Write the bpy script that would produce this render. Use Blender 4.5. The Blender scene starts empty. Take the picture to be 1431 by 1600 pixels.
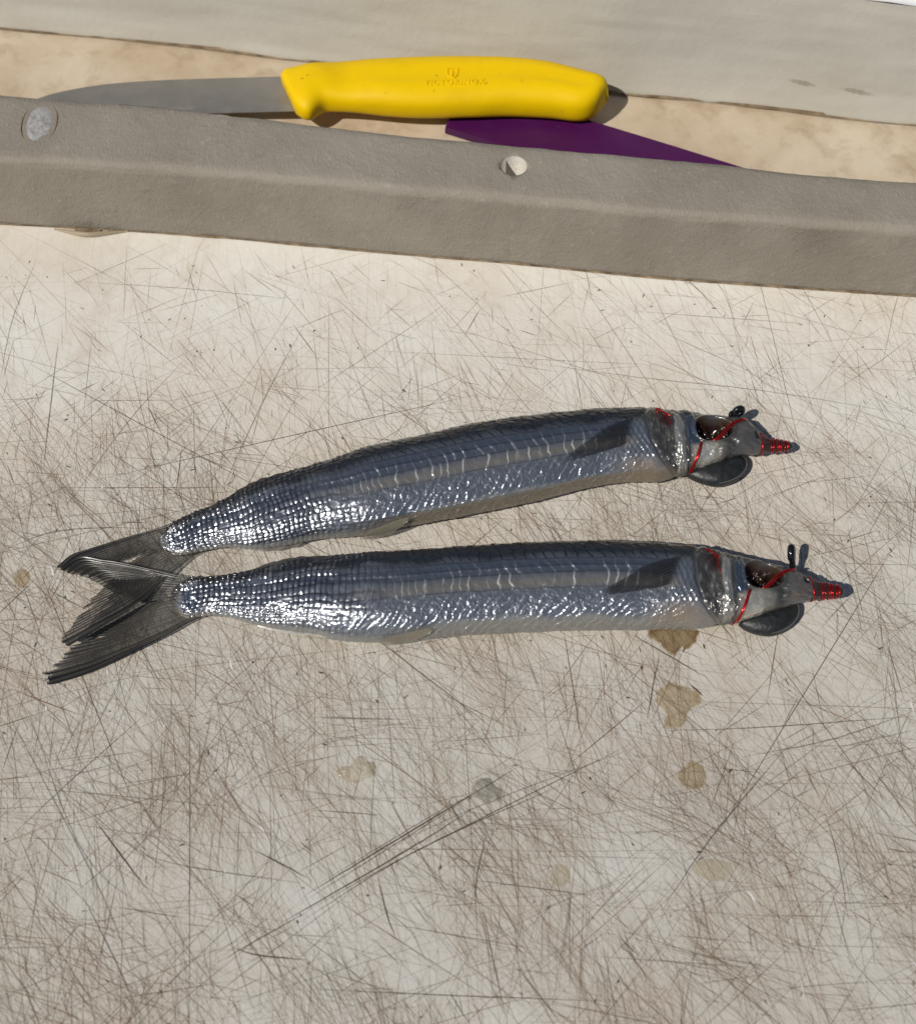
import bpy, bmesh, math, random
import numpy as np
from mathutils import Vector

# ------------------------------------------------------------------ camera, sky, sun, exposure
R = math.radians
scene = bpy.context.scene
TILT, VFOV, DIST = R(30), R(40), 0.44          # a phone held over the board, looking down
PW, PH = 1431.0, 1600.0
FWD = np.array([0, math.sin(TILT), -math.cos(TILT)])
UP = np.array([0, math.cos(TILT), math.sin(TILT)])
RIGHT = np.array([1.0, 0, 0])
CAM = -FWD * DIST
cd = bpy.data.cameras.new('camera'); cam = bpy.data.objects.new('camera', cd)
scene.collection.objects.link(cam); scene.camera = cam
cam.location = CAM; cam.rotation_euler = (TILT, 0, 0)
cd.sensor_fit = 'VERTICAL'; cd.angle = VFOV
cd.clip_start = 0.01; cd.clip_end = 50
cd.dof.use_dof = True; cd.dof.focus_distance = 0.445; cd.dof.aperture_fstop = 11

SUN_EL, SHADOW_AZ = R(50), R(41)               # shadows fall to the right and away
world = bpy.data.worlds.new('World'); scene.world = world; world.use_nodes = True
wn = world.node_tree.nodes; wl = world.node_tree.links
bgn = wn.get('Background') or wn.new('ShaderNodeBackground')
sky = wn.new('ShaderNodeTexSky'); sky.sky_type = 'NISHITA'; sky.sun_disc = False
sky.sun_elevation = SUN_EL
sunv = Vector((-math.cos(SUN_EL)*math.cos(SHADOW_AZ), -math.cos(SUN_EL)*math.sin(SHADOW_AZ), math.sin(SUN_EL)))
sky.sun_rotation = math.atan2(sunv.x, sunv.y)
wl.new(sky.outputs[0], bgn.inputs[0]); bgn.inputs[1].default_value = 0.05
sd = bpy.data.lights.new('sun', 'SUN'); sd.energy = 3.75; sd.angle = R(0.53); sd.color = (1, .945, .86)
so = bpy.data.objects.new('sun', sd); scene.collection.objects.link(so)
so.rotation_euler = (-sunv).to_track_quat('-Z', 'Y').to_euler()
so.location = (-.4, -.3, .7)
vs = scene.view_settings
vs.view_transform = 'Standard'; vs.look = 'None'; vs.gamma = 1; vs.use_curve_mapping = False; vs.exposure = 0
scene.cycles.transparent_max_bounces = 48
scene.cycles.max_bounces = 8

# ------------------------------------------------------------------ helpers
col = scene.collection
rng = np.random.default_rng(7)
def at(px, py, z=0.0):
    """point of the place at height z that the photograph shows at (px, py)"""
    k = 2*math.tan(VFOV/2)/PH
    d = FWD + RIGHT*((px-PW/2)*k) + UP*(-(py-PH/2)*k)
    return CAM + d*((z-CAM[2])/d[2])
def link(o, parent=None):
    col.objects.link(o)
    if parent is not None: o.parent = parent
    return o
def tag(o, label=None, cat=None, group=None, kind=None):
    if label: o['label'] = label
    if cat: o['category'] = cat
    if group: o['group'] = group
    if kind: o['kind'] = kind
    return o
def empty(name, loc, label, cat, group=None):
    o = bpy.data.objects.new(name, None); o.location = loc; o.empty_display_size = .01
    return tag(link(o), label, cat, group)
def root_of(o):
    v = Vector((0, 0, 0))
    while o is not None:
        v += o.location; o = o.parent
    return np.array(v)
def mesh(name, V, F, mat, parent=None, attrs=None, smooth=True, mats=None, fmat=None):
    V = np.asarray(V, float)
    if parent is not None: V = V - root_of(parent)
    me = bpy.data.meshes.new(name)
    F = np.asarray(F) if not isinstance(F, np.ndarray) and len({len(f) for f in F}) == 1 else F
    if isinstance(F, np.ndarray):
        n, k = F.shape
        me.vertices.add(len(V)); me.vertices.foreach_set('co', V.astype(np.float32).ravel())
        me.loops.add(n*k); me.loops.foreach_set('vertex_index', F.astype(np.int32).ravel())
        me.polygons.add(n); me.polygons.foreach_set('loop_start', np.arange(0, n*k, k, dtype=np.int32))
        me.update(calc_edges=True)
    else:
        me.from_pydata([tuple(v) for v in V], [], [tuple(f) for f in F]); me.update()
    if smooth: me.polygons.foreach_set('use_smooth', np.ones(len(me.polygons), bool))
    for k, a in (attrs or {}).items():
        at_ = me.color_attributes.new(k, 'FLOAT_COLOR', 'POINT')
        a = np.asarray(a, np.float32)
        if a.shape[1] == 3: a = np.hstack([a, np.ones((len(a), 1), np.float32)])
        at_.data.foreach_set('color', a.ravel())
    for m in (mats or [mat]): me.materials.append(m)
    if fmat is not None: me.polygons.foreach_set('material_index', np.asarray(fmat, np.int32))
    me.validate()
    return link(bpy.data.objects.new(name, me), parent)
def grid_faces(nu, nv, closed=False):
    i, j = np.meshgrid(np.arange(nu-1), np.arange(nv if closed else nv-1), indexing='ij')
    j2 = (j+1) % nv
    return np.stack([i*nv+j, (i+1)*nv+j, (i+1)*nv+j2, i*nv+j2], -1).reshape(-1, 4)
def _h(i, j, s):
    n = (i.astype(np.int64)*374761393 + j.astype(np.int64)*668265263 + s*1442695041) & 0x7fffffff
    n = ((n ^ (n >> 13))*1274126177) & 0x7fffffff
    n = ((n ^ (n >> 16))*668265263) & 0x7fffffff
    return ((n ^ (n >> 15)) & 0xffff)/65535.0
def noise(x, y, s=0):
    x = np.asarray(x, float); y = np.asarray(y, float); x, y = np.broadcast_arrays(x, y)
    i, j = np.floor(x), np.floor(y); fx, fy = x-i, y-j
    fx = fx*fx*(3-2*fx); fy = fy*fy*(3-2*fy)
    a, b, c, d = _h(i, j, s), _h(i+1, j, s), _h(i, j+1, s), _h(i+1, j+1, s)
    return (a*(1-fx)+b*fx)*(1-fy) + (c*(1-fx)+d*fx)*fy - .5
def fbm(x, y, s=0, o=3):
    r = 0; a = 1
    for k in range(o): r = r + a*noise(np.asarray(x)*2**k, np.asarray(y)*2**k, s+k*17); a *= .5
    return r
def ss(a, b, x):
    t = np.clip((x-a)/(b-a), 0, 1); return t*t*(3-2*t)
def bump(x, c, w): return np.exp(-((x-c)/w)**2)
def spline(P, n):
    """Catmull-Rom through P, n samples by arc length"""
    P = np.asarray(P, float); Q = np.vstack([2*P[0]-P[1], P, 2*P[-1]-P[-2]]); out = []
    for i in range(1, len(Q)-2):
        t = np.linspace(0, 1, 24, endpoint=False)[:, None]
        a, b, c, d = Q[i-1], Q[i], Q[i+1], Q[i+2]
        out.append(.5*((2*b)+(c-a)*t+(2*a-5*b+4*c-d)*t**2+(3*b-a-3*c+d)*t**3))
    out = np.vstack(out+[P[-1:]])
    L = np.r_[0, np.cumsum(np.linalg.norm(np.diff(out, axis=0), axis=1))]
    u = np.linspace(0, L[-1], n)
    return np.stack([np.interp(u, L, out[:, k]) for k in range(out.shape[1])], 1)
def tube(P, r, sides=8, taper=True):
    P = np.asarray(P, float); n = len(P); T = np.gradient(P, axis=0); T /= np.linalg.norm(T, axis=1)[:, None]+1e-12
    r = np.broadcast_to(np.asarray(r, float), (n,))
    N = np.cross(T[0], [0, 0, 1.0]);
    if np.linalg.norm(N) < 1e-3: N = np.cross(T[0], [0, 1.0, 0])
    N /= np.linalg.norm(N); V = []
    a = np.arange(sides)*2*math.pi/sides
    for i in range(n):
        N = N - T[i]*np.dot(N, T[i]); N /= np.linalg.norm(N); B = np.cross(T[i], N)
        V.append(P[i] + r[i]*(np.cos(a)[:, None]*N + np.sin(a)[:, None]*B))
    V = np.vstack(V + [P[:1], P[-1:]]); F = [tuple(f) for f in grid_faces(n, sides, True)]
    for k in range(sides):
        F.append((n*sides, (k+1) % sides, k, k)[:3]); F.append((n*sides+1, (n-1)*sides+k, (n-1)*sides+(k+1) % sides))
    return V, F
def join(parts):
    V, F, o = [], [], 0
    for v, f in parts:
        V.append(v); F += [tuple(int(i)+o for i in q) for q in f]; o += len(v)
    return np.vstack(V), F

# ------------------------------------------------------------------ materials
def mat(name):
    m = bpy.data.materials.new(name); m.use_nodes = True
    nt = m.node_tree; b = nt.nodes['Principled BSDF']
    return m, nt, b
def N(nt, t, **kw):
    n = nt.nodes.new(t)
    for k, v in kw.items(): setattr(n, k, v)
    return n
def setp(b, **kw):
    for k, v in kw.items():
        b.inputs[k.replace('_', ' ')].default_value = v
def noise_node(nt, scale, detail=3, rough=.55, vec=None, dist=0):
    n = N(nt, 'ShaderNodeTexNoise'); n.inputs['Scale'].default_value = scale; n.inputs['Detail'].default_value = detail
    n.inputs['Roughness'].default_value = rough; n.inputs['Distortion'].default_value = dist
    if vec is not None: nt.links.new(vec, n.inputs['Vector'])
    return n.outputs['Fac']
def ramp(nt, src, stops):
    r = N(nt, 'ShaderNodeValToRGB'); nt.links.new(src, r.inputs[0]); e = r.color_ramp.elements
    while len(e) < len(stops): e.new(.5)
    for i, (p, c) in enumerate(stops):
        e[i].position = p; e[i].color = (*c, 1) if len(c) == 3 else c
    return r.outputs[0]
def mixc(nt, fac, a, b, mode='MIX'):
    m = N(nt, 'ShaderNodeMix', data_type='RGBA', blend_type=mode)
    for s, v in ((0, fac), (6, a), (7, b)):
        if isinstance(v, (int, float)): m.inputs[s].default_value = v
        elif isinstance(v, tuple): m.inputs[s].default_value = (*v, 1)
        else: nt.links.new(v, m.inputs[s])
    return m.outputs[2]
def bumpn(nt, b, h, strength, dist, prev=None):
    n = N(nt, 'ShaderNodeBump'); n.inputs['Strength'].default_value = strength; n.inputs['Distance'].default_value = dist
    nt.links.new(h, n.inputs['Height'])
    if prev is not None: nt.links.new(prev, n.inputs['Normal'])
    if b is not None: nt.links.new(n.outputs[0], b.inputs['Normal'])
    return n.outputs[0]
def objvec(nt, scale=(1, 1, 1), rot=(0, 0, 0)):
    c = N(nt, 'ShaderNodeTexCoord'); m = N(nt, 'ShaderNodeMapping')
    m.inputs['Scale'].default_value = scale; m.inputs['Rotation'].default_value = rot
    nt.links.new(c.outputs['Object'], m.inputs['Vector']); return m.outputs[0]

def board_material(name, base, stain, amount, grain, far_tint=None):
    m, nt, b = mat(name); v = objvec(nt)
    n1 = noise_node(nt, 16, 5, .6, v); n2 = noise_node(nt, 70, 5, .65, v, .4); n3 = noise_node(nt, 420, 3, .6, v)
    c = mixc(nt, ramp(nt, n1, [(.38, (0, 0, 0)), (.68, (amount,)*3)]), base, stain)
    c = mixc(nt, ramp(nt, n2, [(.5, (0, 0, 0)), (.75, (amount*.9,)*3)]), c, tuple(x*.82 for x in stain))
    if far_tint is not None:      # board colour is multiplied darker with distance from the rail
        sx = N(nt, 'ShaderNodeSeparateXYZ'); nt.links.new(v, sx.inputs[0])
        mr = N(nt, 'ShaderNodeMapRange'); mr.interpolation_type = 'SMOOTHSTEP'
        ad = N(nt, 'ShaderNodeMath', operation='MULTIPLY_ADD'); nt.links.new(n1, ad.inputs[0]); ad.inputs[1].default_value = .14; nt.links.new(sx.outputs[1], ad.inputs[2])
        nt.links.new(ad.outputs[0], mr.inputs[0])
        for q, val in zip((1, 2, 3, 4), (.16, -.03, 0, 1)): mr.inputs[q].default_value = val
        c = mixc(nt, mr.outputs[0], c, mixc(nt, 1.0, c, far_tint, 'MULTIPLY'))
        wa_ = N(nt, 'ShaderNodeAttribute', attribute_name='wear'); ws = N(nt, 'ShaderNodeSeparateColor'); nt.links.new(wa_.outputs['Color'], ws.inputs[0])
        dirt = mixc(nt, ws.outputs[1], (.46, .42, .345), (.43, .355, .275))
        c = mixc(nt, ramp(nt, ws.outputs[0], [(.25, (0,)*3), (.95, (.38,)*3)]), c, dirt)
    # faint crossed scuffs
    for k, (ang, s) in enumerate(((58, 1), (118, .8), (84, .9), (20, .7))):
        w = objvec(nt, (1400*s, 42*s, 1), (0, 0, R(ang)))
        g = noise_node(nt, 1, 2, .5, w)
        c = mixc(nt, ramp(nt, g, [(.56, (0, 0, 0)), (.72, (grain,)*3)]), c, tuple(x*.62 for x in stain))
    nt.links.new(c, b.inputs['Base Color'])
    b.inputs['Specular IOR Level'].default_value = .38
    rr = ramp(nt, n2, [(.3, (.42,)*3), (.7, (.6,)*3)]); nt.links.new(rr, b.inputs['Roughness'])
    h = bumpn(nt, None, n3, .18, .0006); bumpn(nt, b, noise_node(nt, 60, 4, .6, v), .12, .002, h)
    return m
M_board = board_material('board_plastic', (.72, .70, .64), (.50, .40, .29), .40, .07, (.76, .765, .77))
M_floor = board_material('tray_plastic', (.57, .49, .375), (.37, .265, .16), .85, .0)

m, nt, b = mat('wall_gelcoat'); v = objvec(nt)
n1 = noise_node(nt, 22, 5, .6, v)
c = mixc(nt, ramp(nt, n1, [(.45, (0,)*3), (.75, (.4,)*3)]), (.465, .445, .390), (.35, .32, .26))
n2 = noise_node(nt, 130, 4, .7, v); c = mixc(nt, ramp(nt, n2, [(.66, (0,)*3), (.78, (.5,)*3)]), c, (.3, .26, .21))
nt.links.new(c, b.inputs['Base Color']); setp(b, Roughness=.55)
bumpn(nt, b, noise_node(nt, 500, 4, .6, v), .25, .0006, bumpn(nt, None, noise_node(nt, 45, 3, .5, v), .2, .003))
M_wall = m
m, nt, b = mat('lip_gelcoat'); setp(b, Base_Color=(.8, .81, .82, 1), Roughness=.25); M_lip = m
bumpn(nt, b, noise_node(nt, 120, 3, .5, objvec(nt)), .25, .002)
m, nt, b = mat('seam_dirt'); v = objvec(nt); setp(b, Roughness=.8)
nt.links.new(ramp(nt, noise_node(nt, 180, 4, .6, v), [(.3, (.07, .045, .025)), (.7, (.30, .22, .13))]), b.inputs['Base Color']); M_dirt = m

m, nt, b = mat('rail_plastic'); v = objvec(nt)
n1 = noise_node(nt, 26, 5, .6, v)
c = mixc(nt, ramp(nt, n1, [(.35, (0,)*3), (.7, (1,)*3)]), (.285, .256, .212), (.228, .202, .162))
n2 = noise_node(nt, 300, 4, .65, v)
c = mixc(nt, ramp(nt, n2, [(.60, (0,)*3), (.78, (.5,)*3)]), c, (.40, .38, .34))
n4 = noise_node(nt, 90, 5, .7, v, .6)
c = mixc(nt, ramp(nt, n4, [(.62, (0,)*3), (.74, (.45,)*3)]), c, (.17, .13, .10))
nt.links.new(c, b.inputs['Base Color']); setp(b, Roughness=.62); b.inputs['Specular IOR Level'].default_value = .3
h1 = bumpn(nt, None, noise_node(nt, 1, 4, .65, objvec(nt, (1500, 700, 900), (0, 0, .3))), .45, .0006)
bumpn(nt, b, noise_node(nt, 150, 6, .75, v), .42, .0018, h1); M_rail = m
m, nt, b = mat('plug_plastic'); v = objvec(nt)
nt.links.new(ramp(nt, noise_node(nt, 500, 4, .6, v), [(.35, (.24, .23, .22)), (.62, (.38, .375, .37))]), b.inputs['Base Color'])
setp(b, Roughness=.6); bumpn(nt, b, noise_node(nt, 420, 4, .6, v), .5, .001); M_plug = m
m, nt, b = mat('raw_plastic'); setp(b, Base_Color=(.44, .415, .36, 1), Roughness=.5)
bumpn(nt, b, noise_node(nt, 700, 3, .6, objvec(nt)), .5, .0008); M_raw = m
m, nt, b = mat('sealant'); setp(b, Base_Color=(.36, .29, .19, 1), Roughness=.5, Transmission_Weight=.2); M_seal = m

m, nt, b = mat('yellow_plastic'); v = objvec(nt)
c = mixc(nt, ramp(nt, noise_node(nt, 60, 5, .65, v), [(.5, (0,)*3), (.8, (.45,)*3)]), (.76, .50, .0), (.57, .35, .002))
c = mixc(nt, ramp(nt, noise_node(nt, 230, 4, .7, v), [(.66, (0,)*3), (.74, (.75,)*3)]), c, (.22, .12, .02))
nt.links.new(c, b.inputs['Base Color']); setp(b, Roughness=.5); b.inputs['Specular IOR Level'].default_value = .16
bumpn(nt, b, noise_node(nt, 1500, 3, .6, v), .22, .0003, bumpn(nt, None, noise_node(nt, 50, 3, .5, v), .1, .001)); M_yellow = m
m, nt, b = mat('blade_steel'); v = objvec(nt, (60, 900, 900))
setp(b, Base_Color=(.33, .32, .30, 1), Metallic=.85)
nt.links.new(ramp(nt, noise_node(nt, 40, 5, .7, objvec(nt)), [(.3, (.33, .305, .27)), (.75, (.43, .405, .365))]), b.inputs['Base Color'])
nt.links.new(ramp(nt, noise_node(nt, 90, 4, .7, objvec(nt)), [(.3, (.38,)*3), (.7, (.56,)*3)]), b.inputs['Roughness'])
bumpn(nt, b, noise_node(nt, 1, 2, .5, v), .12, .0003); M_steel = m
m, nt, b = mat('purple_plastic'); v = objvec(nt)
c = mixc(nt, ramp(nt, noise_node(nt, 90, 4, .6, v), [(.45, (0,)*3), (.8, (.3,)*3)]), (.055, .004, .060), (.085, .018, .085))
nt.links.new(c, b.inputs['Base Color']); setp(b, Roughness=.42); b.inputs['Specular IOR Level'].default_value = .3; M_purple = m

def fish_material():
    m, nt, b = mat('fish_skin')
    a = N(nt, 'ShaderNodeAttribute', attribute_name='pigment'); p = N(nt, 'ShaderNodeAttribute', attribute_name='sheen')
    sp = N(nt, 'ShaderNodeSeparateColor'); nt.links.new(p.outputs['Color'], sp.inputs[0])
    nt.links.new(a.outputs['Color'], b.inputs['Base Color'])
    nt.links.new(sp.outputs[0], b.inputs['Metallic']); nt.links.new(sp.outputs[1], b.inputs['Roughness'])
    nt.links.new(sp.outputs[2], b.inputs['Subsurface Weight'])
    b.inputs['Subsurface Radius'].default_value = (.0022, .0016, .0012); b.inputs['Subsurface Scale'].default_value = 1
    setp(b, Coat_Weight=.75, Coat_Roughness=.09, Coat_IOR=1.36)
    bumpn(nt, b, noise_node(nt, 2200, 3, .6, objvec(nt)), .25, .00012)
    return m
M_fish = fish_material()
def fin_material():
    m, nt, b = mat('fin_membrane')
    a = N(nt, 'ShaderNodeAttribute', attribute_name='pigment')
    nt.links.new(a.outputs['Color'], b.inputs['Base Color']); nt.links.new(a.outputs['Alpha'], b.inputs['Alpha'])
    setp(b, Roughness=.38, Coat_Weight=.25, Coat_Roughness=.2)
    return m
M_fin = fin_material()
m, nt, b = mat('red_wire'); setp(b, Base_Color=(.52, .009, .009, 1), Metallic=.8, Roughness=.24, Coat_Weight=.5, Coat_Roughness=.08); M_wire = m
m, nt, b = mat('black_metal'); setp(b, Base_Color=(.006, .006, .007, 1), Roughness=.12, Coat_Weight=.5, Coat_Roughness=.05); M_black = m
m, nt, b = mat('lead_weight'); v = objvec(nt)
nt.links.new(ramp(nt, noise_node(nt, 500, 5, .7, v), [(.3, (.010, .012, .013)), (.7, (.034, .038, .039))]), b.inputs['Base Color'])
setp(b, Roughness=.42, Metallic=.3); bumpn(nt, b, noise_node(nt, 600, 4, .6, v), .4, .0006); M_lead = m
m, nt, b = mat('lead_seam'); setp(b, Base_Color=(.14, .145, .145, 1), Roughness=.5); M_seam = m
def drop_material(name, colr, dens):
    m, nt, b = mat(name); out = nt.nodes['Material Output']
    tr = N(nt, 'ShaderNodeBsdfTransparent'); sf = N(nt, 'ShaderNodeAttribute', attribute_name='soft')
    tint = ramp(nt, noise_node(nt, 260, 4, .65, objvec(nt)), [(.3, tuple(x**1.6 for x in colr)), (.65, tuple(x**.75 for x in colr))])
    nt.links.new(mixc(nt, sf.outputs['Fac'], (1, 1, 1), tint), tr.inputs[0])
    setp(b, Base_Color=tuple(x*.75 for x in colr)+(1,), Roughness=.10); b.inputs['Specular IOR Level'].default_value = .5
    mx = N(nt, 'ShaderNodeMixShader'); mu = N(nt, 'ShaderNodeMath', operation='MULTIPLY'); nt.links.new(sf.outputs['Fac'], mu.inputs[0]); mu.inputs[1].default_value = dens; nt.links.new(mu.outputs[0], mx.inputs[0])
    nt.links.new(tr.outputs[0], mx.inputs[1]); nt.links.new(b.outputs[0], mx.inputs[2]); nt.links.new(mx.outputs[0], out.inputs['Surface'])
    return m
M_brown = drop_material('brown_drip', (.56, .45, .29), .16)
M_tan = drop_material('tan_drip', (.82, .75, .62), .12)
M_gel = drop_material('clear_gel', (.88, .84, .74), .22)
M_grey = drop_material('grey_gel', (.72, .70, .66), .26)
m, nt, b = mat('cut_marks')
a = N(nt, 'ShaderNodeAttribute', attribute_name='pigment')
nt.links.new(a.outputs['Color'], b.inputs['Base Color']); nt.links.new(a.outputs['Alpha'], b.inputs['Alpha'])
setp(b, Roughness=.8); b.inputs['Specular IOR Level'].default_value = .1; M_cut = m

# ------------------------------------------------------------------ the setting: board, tray floor, wall
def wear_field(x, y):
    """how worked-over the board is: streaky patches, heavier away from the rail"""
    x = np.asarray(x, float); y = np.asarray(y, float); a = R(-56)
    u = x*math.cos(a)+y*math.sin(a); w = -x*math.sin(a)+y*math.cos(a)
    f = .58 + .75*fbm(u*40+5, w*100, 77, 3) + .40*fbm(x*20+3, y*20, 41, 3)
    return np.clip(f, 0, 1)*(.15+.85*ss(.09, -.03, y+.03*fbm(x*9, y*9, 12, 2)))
RAIL_BOT = [(-560, 305), (-120, 341), (0, 350), (300, 368), (600, 395), (800, 412), (1000, 432), (1200, 447), (1431, 463), (1550, 471), (1980, 502)]
RAIL_TOP = [(-560, 88), (-120, 134), (0, 146), (300, 171), (560, 202), (800, 225), (1000, 243.5), (1131, 255), (1231, 267), (1336, 276.5), (1431, 283), (1550, 292), (1980, 328)]
WALL = [(-560, -22), (-120, 30), (0, 45), (176, 61), (352, 79), (453, 93), (700, 120), (978, 147), (1103, 159), (1214, 171), (1365, 190), (1431, 195), (1550, 206), (1980, 250)]
def sheet(name, x0, x1, y0, y1, z, m, nx=40, ny=50, amp=0):
    X, Y = np.meshgrid(np.linspace(x0, x1, nx), np.linspace(y0, y1, ny), indexing='ij')
    Z = z + amp*fbm(X*12, Y*12, 5)
    return mesh(name, np.stack([X, Y, Z], -1).reshape(-1, 3), grid_faces(nx, ny), m)
rail_y = at(700, 404)[1]
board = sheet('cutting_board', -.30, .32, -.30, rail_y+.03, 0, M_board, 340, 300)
co_ = np.zeros(len(board.data.vertices)*3, np.float32); board.data.vertices.foreach_get('co', co_); co_ = co_.reshape(-1, 3)
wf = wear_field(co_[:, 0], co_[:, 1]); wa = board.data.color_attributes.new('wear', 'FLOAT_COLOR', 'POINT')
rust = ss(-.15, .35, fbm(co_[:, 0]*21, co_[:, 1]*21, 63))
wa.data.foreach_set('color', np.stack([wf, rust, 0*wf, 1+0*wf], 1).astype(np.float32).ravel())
tag(board, kind='structure')
floor = sheet('tray_floor', -.44, .46, rail_y-.012, .42, -.0006, M_floor); tag(floor, kind='structure')

# wall behind, leaning back a little, with a rounded foot and a bright lip on top
wl_pts = spline([at(x, y, 0) for x, y in WALL], 90)
prof = [(.000, -.001), (-.0006, .0006), (-.0002, .0022), (.0012, .006), (.0035, .014), (.0062, .026), (.009, .040), (.0112, .0505), (.0122, .0545)]
t = np.gradient(wl_pts, axis=0); t /= np.linalg.norm(t, axis=1)[:, None]
nb = np.stack([-t[:, 1], t[:, 0], 0*t[:, 0]], 1)          # pointing away from the camera
pf = spline([(a*.825, b*.825, 0) for a, b in prof], 40)  # scaled to the wall's real height
V = wl_pts[:, None, :] + nb[:, None, :]*pf[None, :, 0:1] + np.array([0, 0, 1.0])*pf[None, :, 1:2]
V = V + nb[:, None, :]*(.0006*fbm(np.arange(90)[:, None]*.35, np.arange(40)[None]*.2, 3))[..., None]
wall = empty('tray_wall', wl_pts[45], 'pale grey moulded wall rising behind the yellow knife', 'wall')
mesh('wall_face', V.reshape(-1, 3), grid_faces(90, 40), M_wall, wall)
lp = spline([(.01007, .0450, 0), (.0096, .0462, 0), (.0104, .0474, 0), (.014, .0480, 0), (.05, .0482, 0)], 14)
V = wl_pts[:, None, :] + nb[:, None, :]*lp[None, :, 0:1] + np.array([0, 0, 1.0])*lp[None, :, 1:2]
V = V + (np.array([0, 0, 1.0])*(.0009*fbm(np.arange(90)*.5, 0*np.arange(90), 9))[:, None])[:, None, :]
mesh('wall_lip', V.reshape(-1, 3), grid_faces(90, 14), M_lip, wall)
w = .0005 + .0007*np.clip(fbm(np.arange(90)*.23, 0*np.arange(90), 21)+.35, 0, 1)
dl = wl_pts + np.array([0, 0, .0004])
V = np.stack([dl - nb*w[:, None]*1.1, dl - nb*w[:, None]*.5 + [0, 0, .0005], dl - nb*.0003 + np.array([0, 0, 1.])*w[:, None]*1.3], 1)
mesh('seam_grime', V.reshape(-1, 3), grid_faces(90, 3), M_dirt, wall)
for x0_, x1_, zz in ((1228, 1282, .0125), (1308, 1372, .0118)):           # smears left on the wall face
    xa, xb = at(x0_, 140, .012)[0], at(x1_, 150, .012)[0]; xs_ = np.linspace(xa, xb, 24)
    yy = np.interp(xs_, wl_pts[:, 0], wl_pts[:, 1]); Vq = []
    for q in range(24):
        hw = .0008*math.sin(math.pi*(q+.3)/24.6)*(1+.7*float(noise(q*.6, zz*900)))
        for d_ in (-hw, hw):
            z_ = zz - .0012*q/24 + d_; Vq.append((xs_[q], yy[q] + np.interp(z_, pf[:, 1], pf[:, 0]) - .00045, z_))
    al_ = np.repeat(.24*np.sin(np.pi*(np.arange(24)+.5)/24)**.7*(1+.8*noise(np.arange(24)*.7, zz*500+np.zeros(24))), 2)
    mesh('grime_smear', np.array(Vq), grid_faces(24, 2)[:, ::-1], M_cut, wall, {'pigment': np.hstack([np.tile((.20, .15, .085), (48, 1)), np.clip(al_, 0, 1)[:, None]])})

# ------------------------------------------------------------------ the grey rail across the board
RAILH = .0315
nb_ = 210
rb = spline([at(x, y, 0) for x, y in RAIL_BOT], nb_)
rt = spline([at(x, y, RAILH) for x, y in RAIL_TOP], nb_)
rx = np.linspace(-.31, .32, nb_)
fb = np.interp(rx, rb[:, 0], rb[:, 1]); ft = np.interp(rx, rt[:, 0], rt[:, 1])
wid = ft - fb
print('rail width', wid.min(), wid.max())
V = []
def railsec(w):
    r = .0034
    P = [(.0, -.001), (.0, .0006), (.0002, .006), (.0006, .014), (.0009, RAILH-r)]
    for k in range(1, 8):
        a = k/8*math.pi/2; P.append((.0009+r-r*math.cos(a), RAILH-r+r*math.sin(a)))
    for k in range(7): P.append((.0009+r+(w-.0018-r-.0009)*(k+.5)/7, RAILH))
    P += [(w-.0009, RAILH-.0002), (w-.0002, RAILH-.0008), (w, RAILH-.0018), (w, .012), (w, -.001)]
    return np.array(P)
for i in range(nb_):
    P = railsec(wid[i])
    V.append(np.stack([np.full(len(P), rx[i]), fb[i]+P[:, 0], P[:, 1]], 1))
V = np.array(V); ns = V.shape[1]
wob = .0005*fbm(np.arange(nb_)[:, None]*.25, np.arange(ns)[None]*.5, 31)
V[:, 1:-1, 1] += wob[:, 1:-1]; V[:, 3:-3, 2] += .5*wob[:, 3:-3]
F = [tuple(f) for f in grid_faces(nb_, ns, True)] + [tuple(range(ns))[::-1], tuple((nb_-1)*ns+k for k in range(ns))]
F = [f[::-1] for f in F]
rail = empty('edge_rail', (0, float(fb[nb_//2]), 0), 'long weathered grey plastic rail running across the board', 'rail')
bar = mesh('bar', V.reshape(-1, 3), F, M_rail, rail)
bm = bmesh.new(); bm.from_mesh(bar.data); bmesh.ops.recalc_face_normals(bm, faces=bm.faces); bm.to_mesh(bar.data); bm.free()
bar.data.materials.append(M_raw)
# countersunk screw hole, cut for real
hole = at(803, 259, RAILH)
bm = bmesh.new()
bmesh.ops.create_cone(bm, cap_ends=True, segments=40, radius1=.0042, radius2=.0044, depth=.024)
for f in bm.faces: f.smooth = True; f.material_index = 1
hm = bpy.data.meshes.new('cut'); bm.to_mesh(hm); bm.free(); hm.materials.append(M_rail); hm.materials.append(M_raw)
ho = bpy.data.objects.new('cut', hm); col.objects.link(ho); ho.location = (hole[0], hole[1], RAILH-.0095)
md = bar.modifiers.new('b', 'BOOLEAN'); md.object = ho; md.operation = 'DIFFERENCE'; md.solver = 'EXACT'
bpy.context.view_layer.update()
dg = bpy.context.evaluated_depsgraph_get()
newm = bpy.data.meshes.new_from_object(bar.evaluated_get(dg)); bar.modifiers.clear(); bar.data = newm; newm.name = 'bar'
bpy.data.objects.remove(ho); bpy.data.meshes.remove(hm)
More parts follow.
